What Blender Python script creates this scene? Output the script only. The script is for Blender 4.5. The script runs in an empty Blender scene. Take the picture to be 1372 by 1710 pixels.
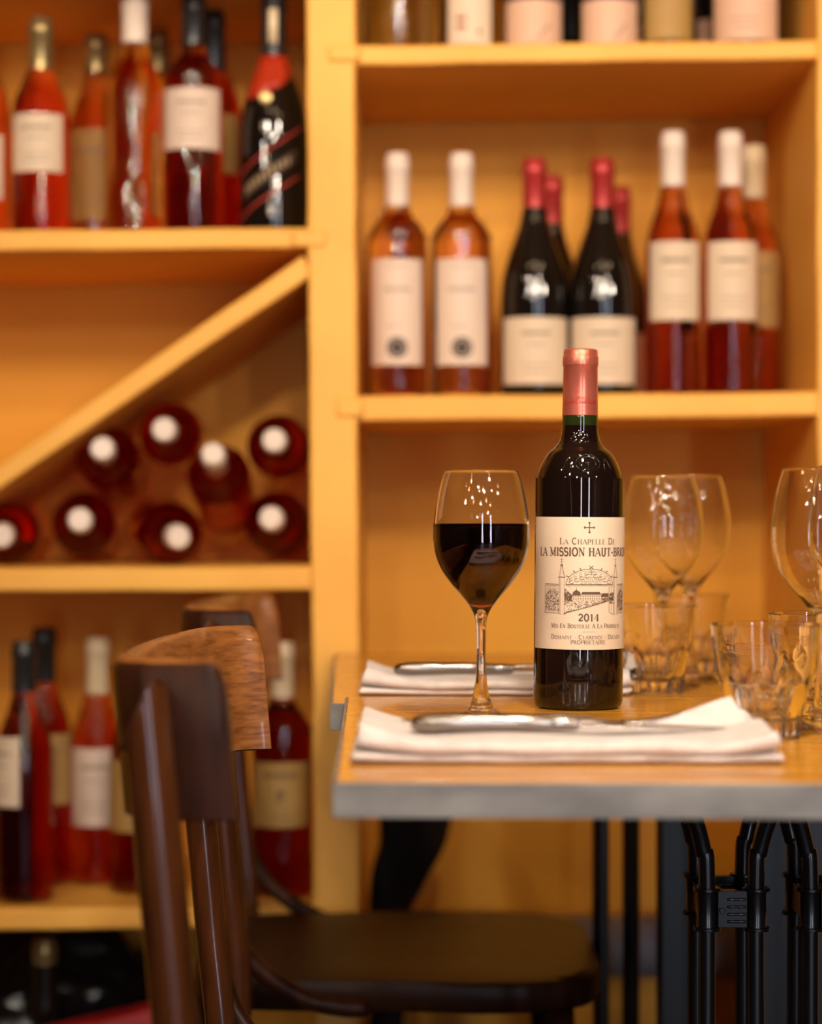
import bpy, bmesh, math, random
from mathutils import Vector, Matrix, noise
random.seed(7)
C = bpy.context.scene.collection
PI = math.pi
# ------------------------------------------------------------------ camera
CZ = 0.913            # camera height
F = 3700.0            # focal length in pixels of the 1372x1710 frame
TZ = CZ - 0.1631      # top of the near table
TZ2 = CZ - 0.169      # top of the far table
cam = bpy.data.cameras.new('camera'); camo = bpy.data.objects.new('camera', cam); C.objects.link(camo)
camo.location = (0, 0, CZ); camo.rotation_euler = (PI/2, 0, 0)
cam.sensor_fit = 'VERTICAL'; cam.sensor_height = 36; cam.lens = 36*F/1710
cam.dof.use_dof = True; cam.dof.focus_distance = 1.80; cam.dof.aperture_fstop = 3.3
cam.clip_start = 0.02
bpy.context.scene.camera = camo
vs = bpy.context.scene.view_settings
vs.view_transform = 'Standard'; vs.look = 'None'; vs.gamma = 1; vs.use_curve_mapping = False
vs.exposure = -0.28
# ------------------------------------------------------------------ world and large lights
w = bpy.data.worlds.new('world'); bpy.context.scene.world = w; w.use_nodes = True
w.node_tree.nodes['Background'].inputs[0].default_value = (1.0, 0.72, 0.45, 1)
w.node_tree.nodes['Background'].inputs[1].default_value = 0.10
def area(name, loc, target, sx, sy, power, col, spread=PI):
    l = bpy.data.lights.new(name, 'AREA'); l.shape = 'RECTANGLE'; l.size = sx; l.size_y = sy
    l.energy = power; l.color = col; l.spread = spread
    o = bpy.data.objects.new(name, l); C.objects.link(o); o.location = loc
    o.rotation_euler = (Vector(target)-Vector(loc)).to_track_quat('-Z', 'Y').to_euler()
    return o
# warm key light split into added, unseen spotlights aimed at the shelving (their housings are built at the end)
SPOTS = [(-2.1, -.6, 2.0), (-1.65, -1.9, 2.5), (-1.2, -.2, 2.45), (-.75, -2.6, 1.95), (-.45, -1.0, 2.5), (-.12, -2.3, 2.35), (.22, -.5, 2.05),
         (.50, -1.7, 2.55), (.95, -.3, 2.50), (1.15, -2.4, 2.1), (1.6, -1.1, 2.45), (2.1, -.4, 2.15)]
BULBS = [(-1.30, 1.1, 2.05), (-.95, .35, 1.75), (-.62, 1.2, 2.35), (-.35, .9, 1.95), (-.10, .1, 1.72), (.10, 1.25, 2.30), (.38, .75, 1.85), (.62, 1.3, 2.15), (.80, .2, 2.10), (1.10, 1.2, 2.40), (1.35, .6, 1.80), (-1.6, .1, 2.2), (.20, .4, 2.5), (-.75, -.3, 1.70), (.45, -.2, 1.65), (1.0, -.6, 1.75), (-.25, 1.25, 1.75)]
SPOT_AIM = []
for i, p in enumerate(SPOTS):
    tg = (-.45+.085*i if i % 2 else .45-.06*i, 2.75, 1.55); SPOT_AIM.append(tg)
    lo = area('spot_light', p, tg, .10, .10, 1.9*(.75+.5*((i*7) % 5)/4), (1.0, .86, .70), math.radians(56)); lo.data.shape = 'DISK'
area('table_fill_light', (0.30, 0.75, 2.45), (0.18, 1.62, 0.78), 0.10, 0.10, 4, (1.0, 0.88, 0.76), math.radians(62))  # added fill for the bottle label and near table, no fixture
area('window_light', (0.16, -2.95, 1.12), (0.16, 2, 1.0), 0.12, 2.1, 36, (0.76, 0.84, 1.0))
area('window_light_side', (1.9, -2.95, 1.12), (0.2, 2, 1.0), 0.15, 2.1, 46, (0.76, 0.84, 1.0))

# ------------------------------------------------------------------ helpers
def Pw(px, py, Y):
    return Vector(((px-686)*Y/F, Y, CZ-(py-855)*Y/F))
def X(px, Y): return (px-686)*Y/F
def Z(py, Y): return CZ-(py-855)*Y/F

def obj(name, bm, m, parent=None, smooth=True, loc=None, bevel=0, sub=0, solid=0, auto=None):
    me = bpy.data.meshes.new(name)
    bmesh.ops.recalc_face_normals(bm, faces=bm.faces) if not solid else None
    bm.to_mesh(me); bm.free()
    o = bpy.data.objects.new(name, me); C.objects.link(o)
    for mm in (m if isinstance(m, (list, tuple)) else [m]): me.materials.append(mm)
    if smooth:
        for p in me.polygons: p.use_smooth = True
    if parent: o.parent = parent
    if loc is not None: o.location = loc
    if solid:
        s = o.modifiers.new('solid', 'SOLIDIFY'); s.thickness = solid; s.offset = 0
    if bevel:
        b = o.modifiers.new('bevel', 'BEVEL'); b.width = bevel; b.segments = 3; b.limit_method = 'ANGLE'; b.angle_limit = 0.6
    if sub:
        s = o.modifiers.new('sub', 'SUBSURF'); s.levels = sub; s.render_levels = sub
    if smooth and auto:
        me.set_sharp_from_angle(angle=auto)
    return o
def thing(name, label, cat, loc=(0, 0, 0), rotz=0, group=None):
    o = bpy.data.objects.new(name, None); C.objects.link(o); o.empty_display_size = 0.05
    o.location = loc; o.rotation_euler = (0, 0, rotz); tag(o, label, cat, group); return o
def tag(o, label, cat, group=None):
    o['label'] = label; o['category'] = cat
    if group: o['group'] = group
    return o
def struct(o): o['kind'] = 'structure'; return o
def box(bm, x0, x1, y0, y1, z0, z1, mi=0):
    vs_ = [bm.verts.new((x, y, z)) for x in (x0, x1) for y in (y0, y1) for z in (z0, z1)]
    for f in ((0,1,3,2),(4,6,7,5),(0,4,5,1),(2,3,7,6),(0,2,6,4),(1,5,7,3)):
        fc = bm.faces.new([vs_[i] for i in f]); fc.material_index = mi
def prism(bm, poly, y0, y1):      # polygon in x,z extruded along y
    a = [bm.verts.new((x, y0, z)) for x, z in poly]; b = [bm.verts.new((x, y1, z)) for x, z in poly]
    n = len(poly); bm.faces.new(a); bm.faces.new(b[::-1])
    for i in range(n): bm.faces.new((a[i], b[i], b[(i+1)%n], a[(i+1)%n]))
def hprism(bm, poly, z0, z1):     # polygon in x,y extruded along z
    a = [bm.verts.new((x, y, z0)) for x, y in poly]; b = [bm.verts.new((x, y, z1)) for x, y in poly]
    n = len(poly); bm.faces.new(a[::-1]); bm.faces.new(b)
    for i in range(n): bm.faces.new((a[i], a[(i+1)%n], b[(i+1)%n], b[i]))
def lathe(bm, prof, seg=64, mat=None, rfun=None):
    rings = []
    for r, z in prof:
        if r < 1e-6: rings.append([bm.verts.new((0, 0, z))])
        else:
            ring = []
            for i in range(seg):
                a = 2*PI*i/seg; rr = r*(rfun(a, z) if rfun else 1)
                ring.append(bm.verts.new((rr*math.cos(a), rr*math.sin(a), z)))
            rings.append(ring)
    for A, B in zip(rings, rings[1:]):
        if len(A) == 1 and len(B) == 1: continue
        for i in range(seg):
            j = (i+1) % seg
            if len(A) == 1: bm.faces.new((A[0], B[i], B[j]))
            elif len(B) == 1: bm.faces.new((A[i], B[0], A[j]))
            else: bm.faces.new((A[i], B[i], B[j], A[j]))
def smooth_prof(pts, n=6):
    """Catmull-Rom through points; entries with a third element True are corners"""
    out = []
    P = [Vector(p[:2]) for p in pts]
    for i in range(len(P)-1):
        c0 = len(pts[i]) > 2; c1 = len(pts[i+1]) > 2
        p0 = P[i-1] if i > 0 and not c0 else P[i]
        p3 = P[i+2] if i+2 < len(P) and not c1 else P[i+1]
        for k in range(n):
            t = k/n
            v = 0.5*((2*P[i])+(P[i+1]-p0)*t+(2*p0-5*P[i]+4*P[i+1]-p3)*t*t+(-p0+3*P[i]-3*P[i+1]+p3)*t**3)
            out.append((max(v.x, 0), v.y))
    out.append(tuple(P[-1])); return out
def spline(pts, n=8):
    P = [Vector(p) for p in pts]; out = []
    for i in range(len(P)-1):
        p0 = P[max(i-1, 0)]; p3 = P[min(i+2, len(P)-1)]
        for k in range(n):
            t = k/n
            out.append(0.5*((2*P[i])+(P[i+1]-p0)*t+(2*p0-5*P[i]+4*P[i+1]-p3)*t*t+(-p0+3*P[i]-3*P[i+1]+p3)*t**3))
    out.append(P[-1]); return out
def tube(bm, pts, r, seg=16, flat=1.0):
    n = len(pts); R = r if isinstance(r, (list, tuple)) else [r]*n
    pts = [Vector(p) for p in pts]
    t0 = (pts[1]-pts[0]).normalized(); u = t0.orthogonal().normalized(); rings = []
    for i, p in enumerate(pts):
        t = (pts[min(i+1, n-1)]-pts[max(i-1, 0)]).normalized()
        u = (u-t*u.dot(t)).normalized(); v = t.cross(u)
        rings.append([bm.verts.new(p+(u*math.cos(2*PI*k/seg)+v*math.sin(2*PI*k/seg)*flat)*R[i]) for k in range(seg)])
    for A, B in zip(rings, rings[1:]):
        for k in range(seg): bm.faces.new((A[k], A[(k+1)%seg], B[(k+1)%seg], B[k]))
    for ring, s, c in ((rings[0], -1, pts[0]), (rings[-1], 1, pts[-1])):
        bm.faces.new(ring if s > 0 else ring[::-1])
def rtube(bm, pts, r, seg=16):   # tube with rounded ends
    pts = [Vector(p) for p in pts]
    a = (pts[0]-pts[1]).normalized(); b = (pts[-1]-pts[-2]).normalized()
    pre = [pts[0]+a*r*s for s in (1.0, .8, .45)]; post = [pts[-1]+b*r*s for s in (.45, .8, 1.0)]
    tube(bm, pre+pts+post, [r*.15, r*.6, r*.9]+[r]*len(pts)+[r*.9, r*.6, r*.15], seg)

# ------------------------------------------------------------------ materials
def mat(name, col, rough=.5, metal=0, trans=0, ior=1.45, coat=0, spec=.5, emit=None, es=0, sheen=0):
    m = bpy.data.materials.new(name); m.use_nodes = True; b = m.node_tree.nodes['Principled BSDF']
    b.inputs['Base Color'].default_value = (*col, 1); b.inputs['Roughness'].default_value = rough
    b.inputs['Metallic'].default_value = metal; b.inputs['Transmission Weight'].default_value = trans
    b.inputs['IOR'].default_value = ior; b.inputs['Coat Weight'].default_value = coat
    b.inputs['Coat Roughness'].default_value = .05
    b.inputs['Specular IOR Level'].default_value = spec
    b.inputs['Sheen Weight'].default_value = sheen
    if emit: b.inputs['Emission Color'].default_value = (*emit, 1); b.inputs['Emission Strength'].default_value = es
    return m
def N(m, t, **kw):
    n = m.node_tree.nodes.new(t)
    for k, v in kw.items():
        if k in n.inputs.keys() if isinstance(k, str) else False: n.inputs[k].default_value = v
        else: setattr(n, k, v)
    return n
def noise_col(m, c1, c2, scale=8, stretch=(1, 1, 1), detail=6, lo=.35, hi=.65, bump=0, bdist=.002, rough=None, distortion=0):
    nt = m.node_tree; b = nt.nodes['Principled BSDF']
    tc = nt.nodes.new('ShaderNodeTexCoord'); mp = nt.nodes.new('ShaderNodeMapping'); mp.inputs['Scale'].default_value = stretch
    nz = nt.nodes.new('ShaderNodeTexNoise'); nz.inputs['Scale'].default_value = scale; nz.inputs['Detail'].default_value = detail
    nz.inputs['Distortion'].default_value = distortion
    cr = nt.nodes.new('ShaderNodeValToRGB')
    cr.color_ramp.elements[0].position = lo; cr.color_ramp.elements[0].color = (*c1, 1)
    cr.color_ramp.elements[1].position = hi; cr.color_ramp.elements[1].color = (*c2, 1)
    L = nt.links.new
    L(tc.outputs['Object'], mp.inputs[0]); L(mp.outputs[0], nz.inputs['Vector']); L(nz.outputs['Fac'], cr.inputs[0])
    L(cr.outputs[0], b.inputs['Base Color'])
    if bump:
        bp = nt.nodes.new('ShaderNodeBump'); bp.inputs['Strength'].default_value = bump; bp.inputs['Distance'].default_value = bdist
        L(nz.outputs['Fac'], bp.inputs['Height']); L(bp.outputs[0], b.inputs['Normal'])
    if rough:
        mr = nt.nodes.new('ShaderNodeMapRange'); mr.inputs['To Min'].default_value = rough[0]; mr.inputs['To Max'].default_value = rough[1]
        L(nz.outputs['Fac'], mr.inputs[0]); L(mr.outputs[0], b.inputs['Roughness'])
    return m
def absorb(m, col, dens):
    v = m.node_tree.nodes.new('ShaderNodeVolumeAbsorption'); v.inputs['Color'].default_value = (*col, 1); v.inputs['Density'].default_value = dens
    m.node_tree.links.new(v.outputs[0], m.node_tree.nodes['Material Output'].inputs['Volume']); return m

M = {}
M['paint'] = noise_col(mat('yellow_plaster', (.8, .43, .07), .55), (.78, .365, .050), (.85, .43, .068), 5, bump=.35, bdist=.004)
M['wall'] = noise_col(mat('ochre_wall_paint', (.75, .36, .05), .6), (.74, .31, .012), (.80, .36, .018), 3, bump=.1)
M['dark_wall'] = noise_col(mat('brown_wall', (.2, .1, .05), .7), (.10, .045, .018), (.13, .06, .025), 3)
M['ceil'] = noise_col(mat('cream_ceiling', (.5, .4, .28), .8), (.26, .18, .11), (.30, .21, .13), 3)
M['floor'] = noise_col(mat('dark_floor_boards', (.05, .02, .01), .5), (.04, .018, .009), (.08, .035, .016), 6, (1, 8, 1))
M['clear'] = mat('clear_glass', (1, 1, 1), .0, trans=1, ior=1.47)
M['wine'] = absorb(mat('red_wine', (.9, .25, .3), .0, trans=1, ior=1.34), (.55, .02, .04), 420)
M['black_glass'] = mat('black_glass', (.006, .004, .003), .035, ior=1.52)
M['rose_amber'] = absorb(mat('amber_rose_wine', (1, 1, 1), .02, trans=1, ior=1.36), (.96, .50, .16), 17)
M['rose_deep'] = absorb(mat('deep_rose_wine', (1, 1, 1), .02, trans=1, ior=1.36), (.87, .31, .05), 40)
M['rose_red'] = absorb(mat('red_rose_wine', (1, 1, 1), .02, trans=1, ior=1.36), (.86, .22, .03), 50)
M['rose_bright'] = absorb(mat('bright_orange_wine', (1, 1, 1), .02, trans=1, ior=1.36), (.99, .62, .16), 15)
M['white_wine'] = absorb(mat('pale_white_wine', (1, 1, 1), .02, trans=1, ior=1.36), (.96, .92, .50), 12)
M['green_glass'] = mat('dark_green_glass', (.012, .02, .006), .04, ior=1.5)
M['cream_label'] = mat('cream_paper', (.64, .49, .34), .6)
M['white_label'] = mat('white_paper', (.66, .50, .385), .55)
M['yellow_label'] = mat('yellowed_paper', (.46, .28, .09), .6)
M['gold_label'] = mat('ochre_paper', (.36, .20, .05), .6)
M['pink_label'] = mat('pink_paper', (.62, .38, .25), .6)
M['main_label'] = noise_col(mat('ivory_label_paper', (.9, .76, .58), .55), (.69, .54, .385), (.73, .58, .42), 30)
M['ink'] = mat('black_ink', (.05, .03, .02), .6)
M['brown_ink'] = mat('brown_ink', (.12, .065, .035), .6)
M['faint_ink'] = mat('faint_grey_ink', (.28, .20, .14), .6)
M['red_ink'] = mat('red_ink', (.35, .03, .02), .5)
M['white_foil'] = mat('white_foil', (.72, .58, .47), .35)
M['red_foil'] = mat('red_foil', (.42, .035, .03), .32, metal=.35)
M['copper_foil'] = mat('copper_red_foil', (.66, .17, .11), .26, metal=.65)
M['dark_foil'] = mat('dark_foil', (.02, .018, .016), .25)
M['gold_foil'] = mat('tarnished_gold_foil', (.35, .25, .10), .3, metal=.7)
M['cream_foil'] = mat('cream_foil', (.72, .55, .33), .35)
M['orange_foil'] = mat('orange_red_foil', (.42, .028, .006), .35)
M['table_wood'] = mat('honey_oak', (.55, .27, .06), .22, coat=.25)
noise_col(M['table_wood'], (.46, .185, .014), (.70, .32, .032), 9, (1.2, 16, 1), detail=8, lo=.30, hi=.66, bump=.12, bdist=.0012, rough=(.16, .34))
M['steel'] = mat('brushed_zinc', (.3, .28, .27), .5, metal=.2)
noise_col(M['steel'], (.18, .162, .145), (.31, .285, .255), 14, (1, 3, 3), bump=.15, rough=(.4, .6))
M['cutlery'] = mat('polished_steel', (.30, .26, .23), .24, metal=1)
M['linen'] = noise_col(mat('white_linen', (.85, .8, .77), .85, sheen=.3), (.62, .545, .50), (.72, .64, .59), 60, bump=.2, bdist=.0006)
M['iron'] = mat('black_iron', (.006, .006, .007), .28, coat=.3)
M['grey_metal'] = mat('grey_painted_metal', (.16, .17, .19), .5)
def wood(name, c1, c2, scale, st, rough=.32, coat=.10, lo=.3, hi=.7, bump=.1, spec=.25):
    return noise_col(mat(name, c2, rough, coat=coat, spec=spec), c1, c2, scale, st, lo=lo, hi=hi, bump=bump, bdist=.001, distortion=.3)
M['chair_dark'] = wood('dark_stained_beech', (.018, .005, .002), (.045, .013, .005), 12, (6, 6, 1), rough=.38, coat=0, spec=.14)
M['chair_post'] = wood('brown_stained_beech', (.035, .010, .0032), (.095, .027, .007), 14, (6, 6, .6), rough=.22, coat=.25, spec=.35, bump=.05)
M['rose_lying'] = absorb(mat('translucent_rose_wine', (1, 1, 1), .02, trans=1, ior=1.36), (.84, .16, .04), 30)  # wine colour of the lying bottles, red and less dense
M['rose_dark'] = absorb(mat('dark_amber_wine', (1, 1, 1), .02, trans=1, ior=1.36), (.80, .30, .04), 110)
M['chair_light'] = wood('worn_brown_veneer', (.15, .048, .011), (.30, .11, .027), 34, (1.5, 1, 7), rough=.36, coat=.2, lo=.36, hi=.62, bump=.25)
M['seat_wood'] = wood('dark_brown_plywood', (.016, .005, .002), (.036, .011, .0035), 8, (1, 5, 1), rough=.42, coat=0, spec=.15)
M['bag'] = mat('black_plastic', (.006, .006, .006), .18)
M['red_card'] = mat('red_cardboard', (.35, .008, .008), .5)
M['bulb'] = mat('glowing_bulb', (1, .8, .5), .5, emit=(1.0, .70, .38), es=105)
M['gold_print'] = mat('pale_gold_print', (.42, .28, .15), .5)
M['fabric_dark'] = noise_col(mat('black_felt', (.006, .006, .006), .9), (.004, .004, .004), (.009, .009, .008), 20)

# ------------------------------------------------------------------ room
YF, YB = 2.68, 3.09
b = bmesh.new(); box(b, -2.6, 2.6, YB, YB+.1, 0, 2.75); struct(obj('wall_back', b, M['wall'], smooth=False))
b = bmesh.new(); box(b, -2.7, -2.6, -3.1, YB+.1, 0, 2.75); struct(obj('wall_left', b, M['dark_wall'], smooth=False))
b = bmesh.new(); box(b, 2.6, 2.7, -3.1, YB+.1, 0, 2.75); struct(obj('wall_right', b, M['dark_wall'], smooth=False))
b = bmesh.new(); box(b, -2.6, 2.6, -3.1, -3.0, 0, 2.75); struct(obj('wall_front', b, M['dark_wall'], smooth=False))
b = bmesh.new(); box(b, -2.7, 2.7, -3.1, YB+.1, -.1, 0); struct(obj('floor', b, M['floor'], smooth=False))
b = bmesh.new(); box(b, -2.7, 2.7, -3.1, YB+.1, 2.75, 2.85); struct(obj('ceiling', b, M['ceil'], smooth=False))

# ------------------------------------------------------------------ shelving
def rough_box(bm, pts_front, y0, y1, nx, nz, amp=.0022, seed=0):
    """front quad (x,z) bl, br, tr, tl; sides subdivided and slightly uneven like hand-laid plaster"""
    bl, br, tr, tl = [Vector(p) for p in pts_front]
    ny = max(2, int((y1-y0)/.06)); V = {}
    for i in range(nx+1):
        for j in range(nz+1):
            for k in range(ny+1):
                if 0 < i < nx and 0 < j < nz and 0 < k < ny: continue
                u, v = i/nx, j/nz
                p = (bl*(1-u)+br*u)*(1-v)+(tl*(1-u)+tr*u)*v
                q = Vector((p.x, y0+(y1-y0)*k/ny, p.y))
                d = noise.noise_vector(q*9+Vector((seed, 0, 0)))*amp+noise.noise_vector(q*30)*amp*.3
                q = q+Vector((d.x, d.y*.6 if k == 0 else 0, d.z))
                V[i, j, k] = bm.verts.new(q)
    def quad(a, b_, c, d): bm.faces.new((V[a], V[b_], V[c], V[d]))
    for i in range(nx):
        for j in range(nz):
            for k in (0, ny): quad((i,j,k),(i+1,j,k),(i+1,j+1,k),(i,j+1,k))
    for i in range(nx):
        for k in range(ny):
            for j in (0, nz): quad((i,j,k),(i+1,j,k),(i+1,j,k+1),(i,j,k+1))
    for j in range(nz):
        for k in range(ny):
            for i in (0, nx): quad((i,j,k),(i,j+1,k),(i,j+1,k+1),(i,j,k+1))
unit = thing('wine_shelving', 'built-in ochre yellow plastered wine shelving filling the back wall', 'shelving', (0, YF, 0))
def fx(px): return X(px, YF)
def fz(py): return Z(py, YF)
def sh(name, bl, br, tr, tl, y0=YF, y1=YB-.002, nx=24, nz=2, amp=.0016, bevel=.0035):
    b = bmesh.new(); q = [(fx(p[0]), fz(p[1])) for p in (bl, br, tr, tl)]
    rough_box(b, q, y0-YF, y1-YF, nx, nz, amp, seed=len(C.objects)*.37)
    return obj(name, b, M['paint'], unit, bevel=bevel, auto=.6)
# uprights
sh('upright', (529, 2112), (603, 2112), (592, -300), (508, -300), y0=YF-.006, nx=3, nz=60, amp=.0028)
sh('upright', (1369, 2112), (1450, 2112), (1444, -300), (1361, -300), y0=YF-.006, nx=3, nz=60, amp=.0025)
sh('upright', (-480, 2112), (-410, 2112), (-410, -300), (-480, -300), nx=3, nz=40)
# boards
sh('shelf_board', (590, 109), (1366, 98), (1366, 67), (590, 76))
sh('shelf_board', (598, 703), (1370, 695), (1370, 655), (598, 661))
sh('shelf_board', (-410, 424), (520, 414), (520, 381), (-410, 388))
sh('shelf_board', (-410, 990), (528, 986), (528, 946), (-410, 950))
sh('shelf_board', (-410, 1560), (528, 1548), (528, 1513), (-410, 1523))
sh('diagonal_divider', (-100, 884), (519, 459), (507, 424), (-100, 845), nx=30)
sh('shelf_board', (-410, -44), (516, -44), (516, -84), (-410, -84))
sh('shelf_board', (590, -190), (1366, -190), (1366, -228), (590, -228))
# small lap joints where the boards are let into the upright
for (x0, x1, y0, y1) in ((548, 600, 78, 104), (488, 545, 385, 414), (560, 606, 664, 697)):
    sh('plaster_joint', (x0, y1), (x1, y1), (x1, y0), (x0, y0), y0=YF-.010, y1=YF+.03, nx=4, amp=.001)
# wall blobs: grey pipe along the back wall under the tables
b = bmesh.new(); tube(b, [(-.04, 3.035, CZ-.595), (.485, 3.035, CZ-.595)], .042, 20)
for x in (.05, .4): tube(b, [(x, 3.035, CZ-.595), (x, YB+.002, CZ-.595)], .012, 8)
tag(obj('grey_pipe', b, M['grey_metal']), 'blue-grey pipe running along the wall under the far table', 'pipe')

# ------------------------------------------------------------------ bottles
def wrap(r, u, z, rot=0):
    a = u/r+rot
    return Vector((r*math.sin(a), -r*math.cos(a), z))
def patch(bm, r, a0, a1, z0, z1, thick=.0003, seg=24, slant=0):
    P = []
    for i in range(seg+1):
        a = a0+(a1-a0)*i/seg; s = slant*(a-(a0+a1)/2)*r
        row = []
        for rr in (r, r+thick):
            for z in (z0, z1): row.append(bm.verts.new((rr*math.sin(a), -rr*math.cos(a), z+s)))
        P.append(row)
    for A, B in zip(P, P[1:]):
        bm.faces.new((A[2], B[2], B[3], A[3])); bm.faces.new((A[0], A[1], B[1], B[0]))
        bm.faces.new((A[1], A[3], B[3], B[1])); bm.faces.new((A[0], B[0], B[2], A[2]))
    for A in (P[0], P[-1]): bm.faces.new((A[0], A[1], A[3], A[2]))
def bprof(kind, h, r):
    n = .0148
    if kind == 'bordeaux':
        p = [(0, .004), (r*.6, .003), (r-.006, 0, 1), (r-.0015, .002), (r, .008, 1), (r, h*.615), (r*.965, h*.648), (r*.88, h*.682), (r*.72, h*.712), (.0185, h*.745), (n+.0005, h*.78), (n, h*.82)]
    elif kind == 'burgundy':
        p = [(0, .004), (r*.6, .003), (r-.006, 0, 1), (r-.0015, .002), (r, .008, 1), (r, h*.36), (r*.985, h*.43), (r*.93, h*.50), (r*.80, h*.575), (r*.62, h*.645), (r*.47, h*.71), (n+.0012, h*.77), (n, h*.82)]
    elif kind == 'flute':
        p = [(0, .004), (r*.6, .003), (r-.005, 0, 1), (r-.001, .002), (r, .008, 1), (r, h*.50), (r*.95, h*.58), (r*.84, h*.64), (r*.66, h*.69), (.0195, h*.735), (n+.0006, h*.78), (n, h*.82)]
    elif kind == 'provence':
        p = [(0, .004), (r*.6, .003), (r-.004, 0, 1), (r*.99, .004), (r*.95, h*.10), (r*.93, h*.25), (r*.97, h*.42), (r, h*.55), (r*.95, h*.62), (r*.80, h*.675), (r*.60, h*.715), (.0185, h*.755), (n, h*.80)]
    q = smooth_prof(p, 5)
    return [(a, z) for a, z in q]
def bottle(label, px, Y, zb, h, r, kind, glass, cap, cap_len=.065, lab=None, lab_m='cream_label', marks=None, rot=0, group=None, cat='wine bottle', name='wine_bottle', cap_r=.0152, root_loc=None):
    x = X(px, Y) if px is not None else 0
    t = thing(name, label, cat, (x, Y, zb) if root_loc is None else root_loc, 0, group)
    pr = [(min(q_[0], cap_r-.0008) if q_[1] > h-cap_len else q_[0], q_[1]) for q_ in bprof(kind, h, r)]
    pr = pr+[(min(.0145, cap_r-.0008), h-.014), (min(.0145, cap_r-.0008), h-.002), (.012, h), (0, h)]
    b = bmesh.new(); lathe(b, pr, 56); obj('body', b, M[glass], t, auto=1.0)
    c0 = h-cap_len
    cp = [(cap_r-.0012, c0), (cap_r-.0001, c0+.0003), (cap_r-.0002, h-.0215), (cap_r+.0008, h-.0205), (cap_r+.0008, h-.0095), (cap_r-.0003, h-.008), (cap_r-.0006, h-.0015), (cap_r-.002, h+.0006), (0, h+.0008)]
    b = bmesh.new(); lathe(b, cp, 40); obj('capsule', b, M[cap], t, auto=.8)
    if lab:
        z0, z1, ha = lab
        b = bmesh.new(); patch(b, r+.0003, rot-ha, rot+ha, z0, z1)
        lo = obj('label', b, M[lab_m], t, auto=.8)
        b = bmesh.new(); hh = z1-z0; rr = r+.0007
        def bar(u0, u1, zz, th): patch(b, rr, rot+u0/r, rot+u1/r, zz, zz+th, .0001, 8)
        if marks == 'emblem':
            random.seed(3)
            bar(-.014, .014, z1-.010, .0012)
            for k in range(7): bar(-.016+k*.0048, -.0128+k*.0048, z1-.040, .0042)
            bar(-.013, .006, z0+.048, .0012)
            obj('print', b, M['faint_ink'], lo); b = bmesh.new()
            ring = [(math.cos(2*PI*k/24), math.sin(2*PI*k/24)) for k in range(24)]
            for R0, R1 in ((.0100, .0115), (.0115, .0134), (.0001, .0022), (.0022, .0044), (.0044, .0066), (.0066, .0088)):
                A = [b.verts.new(wrap(rr, R0*c, z0+.0215+R0*s, rot)) for c, s in ring] if R0 else None
                B = [b.verts.new(wrap(rr+.0001, R1*c, z0+.0215+R1*s, rot)) for c, s in ring]
                if A: [b.faces.new((A[k], A[(k+1)%24], B[(k+1)%24], B[k])) for k in range(24)]
                else: b.faces.new(B)
            obj('emblem', b, M['ink'], lo)
        elif marks == 'lines':
            bar(-.018, .018, z1-hh*.26, hh*.045); bar(-.012, .012, z1-hh*.42, .0016); bar(-.018, .017, z1-hh*.72, .0014); bar(-.014, .014, z1-hh*.82, .0014)
            obj('print', b, M['faint_ink'], lo)
        elif marks == 'crest':
            for a_, c_ in ((-.004, .0), (.001, .004)): bar(a_, c_, z1-hh*.55, hh*.13)
            bar(-.005, -.001, z1-hh*.62, hh*.06); bar(-.022, .022, z1-hh*.22, hh*.045); bar(-.012, .012, z0+hh*.14, .0014)
            obj('print', b, M['brown_ink'], lo)
        elif marks == 'red':
            patch(b, rr, rot-ha, rot+ha, z1-hh*.42, z1, .0001, 20); obj('label_band', b, M['red_ink'], lo); b = bmesh.new()
            patch(b, rr+.0002, rot-ha, rot+ha, z1-hh*.48, z1-hh*.40, .0001, 20)
            for k in range(6): patch(b, rr+.0002, rot-.7+k*.25, rot-.56+k*.25, z1-hh*.3, z1-hh*.12, .0001, 4)
            for k in range(5): patch(b, rr, rot+.1+k*.09, rot+.17+k*.09, z0+.006+k*.004, z0+.009+k*.004, .0001, 4)
            obj('print', b, M['ink'], lo)
        elif marks == 'dots':
            for k in range(4): bar(-.017+.003*k, -.014+.003*k, z0+.019, .005)
            for k in range(4): bar(-.017+.003*k, -.014+.003*k, z0+.030, .005)
            obj('print', b, M['red_ink'], lo); b = bmesh.new(); patch(b, rr, rot+.25, rot+.38, z0+.013, z0+.018, .0001, 4)
            obj('stamp', b, M['green_glass'], lo)
        else: b.free()
    return t
Y1, Y2 = 2.785, 2.925
ZM = fz(658); ZTL = fz(384); ZTR = fz(69); ZB = fz(1516); ZD = fz(947)
eps = .0038
# --- right middle shelf
g1 = 'amber rosé bottles on the right middle shelf'
bottle('leftmost amber rosé bottle with round black emblem, front of the right middle shelf', 663, Y1, ZM+eps, .303, .0375, 'bordeaux', 'rose_amber', 'white_foil', .066, (.036, .168, .95), 'white_label', 'emblem', group=g1)
bottle('amber rosé bottle with round black emblem, next to the red capped bottles', 770, Y1, ZM+eps, .303, .0375, 'bordeaux', 'rose_amber', 'white_foil', .066, (.036, .168, .95), 'white_label', 'emblem', group=g1)
bottle('rosé bottle half hidden behind the leftmost emblem bottle on the right middle shelf', 655, Y2+.04, ZM+eps, .262, .036, 'bordeaux', 'rose_amber', 'cream_foil', .05, group=g1)
g2 = 'red capped burgundy bottles on the right middle shelf'
bottle('left front black bottle with red capsule, wide cream label and sloping shoulders', 892, Y1, ZM+eps, .297, .0425, 'burgundy', 'black_glass', 'red_foil', .062, (.012, .095, 1.15), 'cream_label', 'lines', group=g2)
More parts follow.
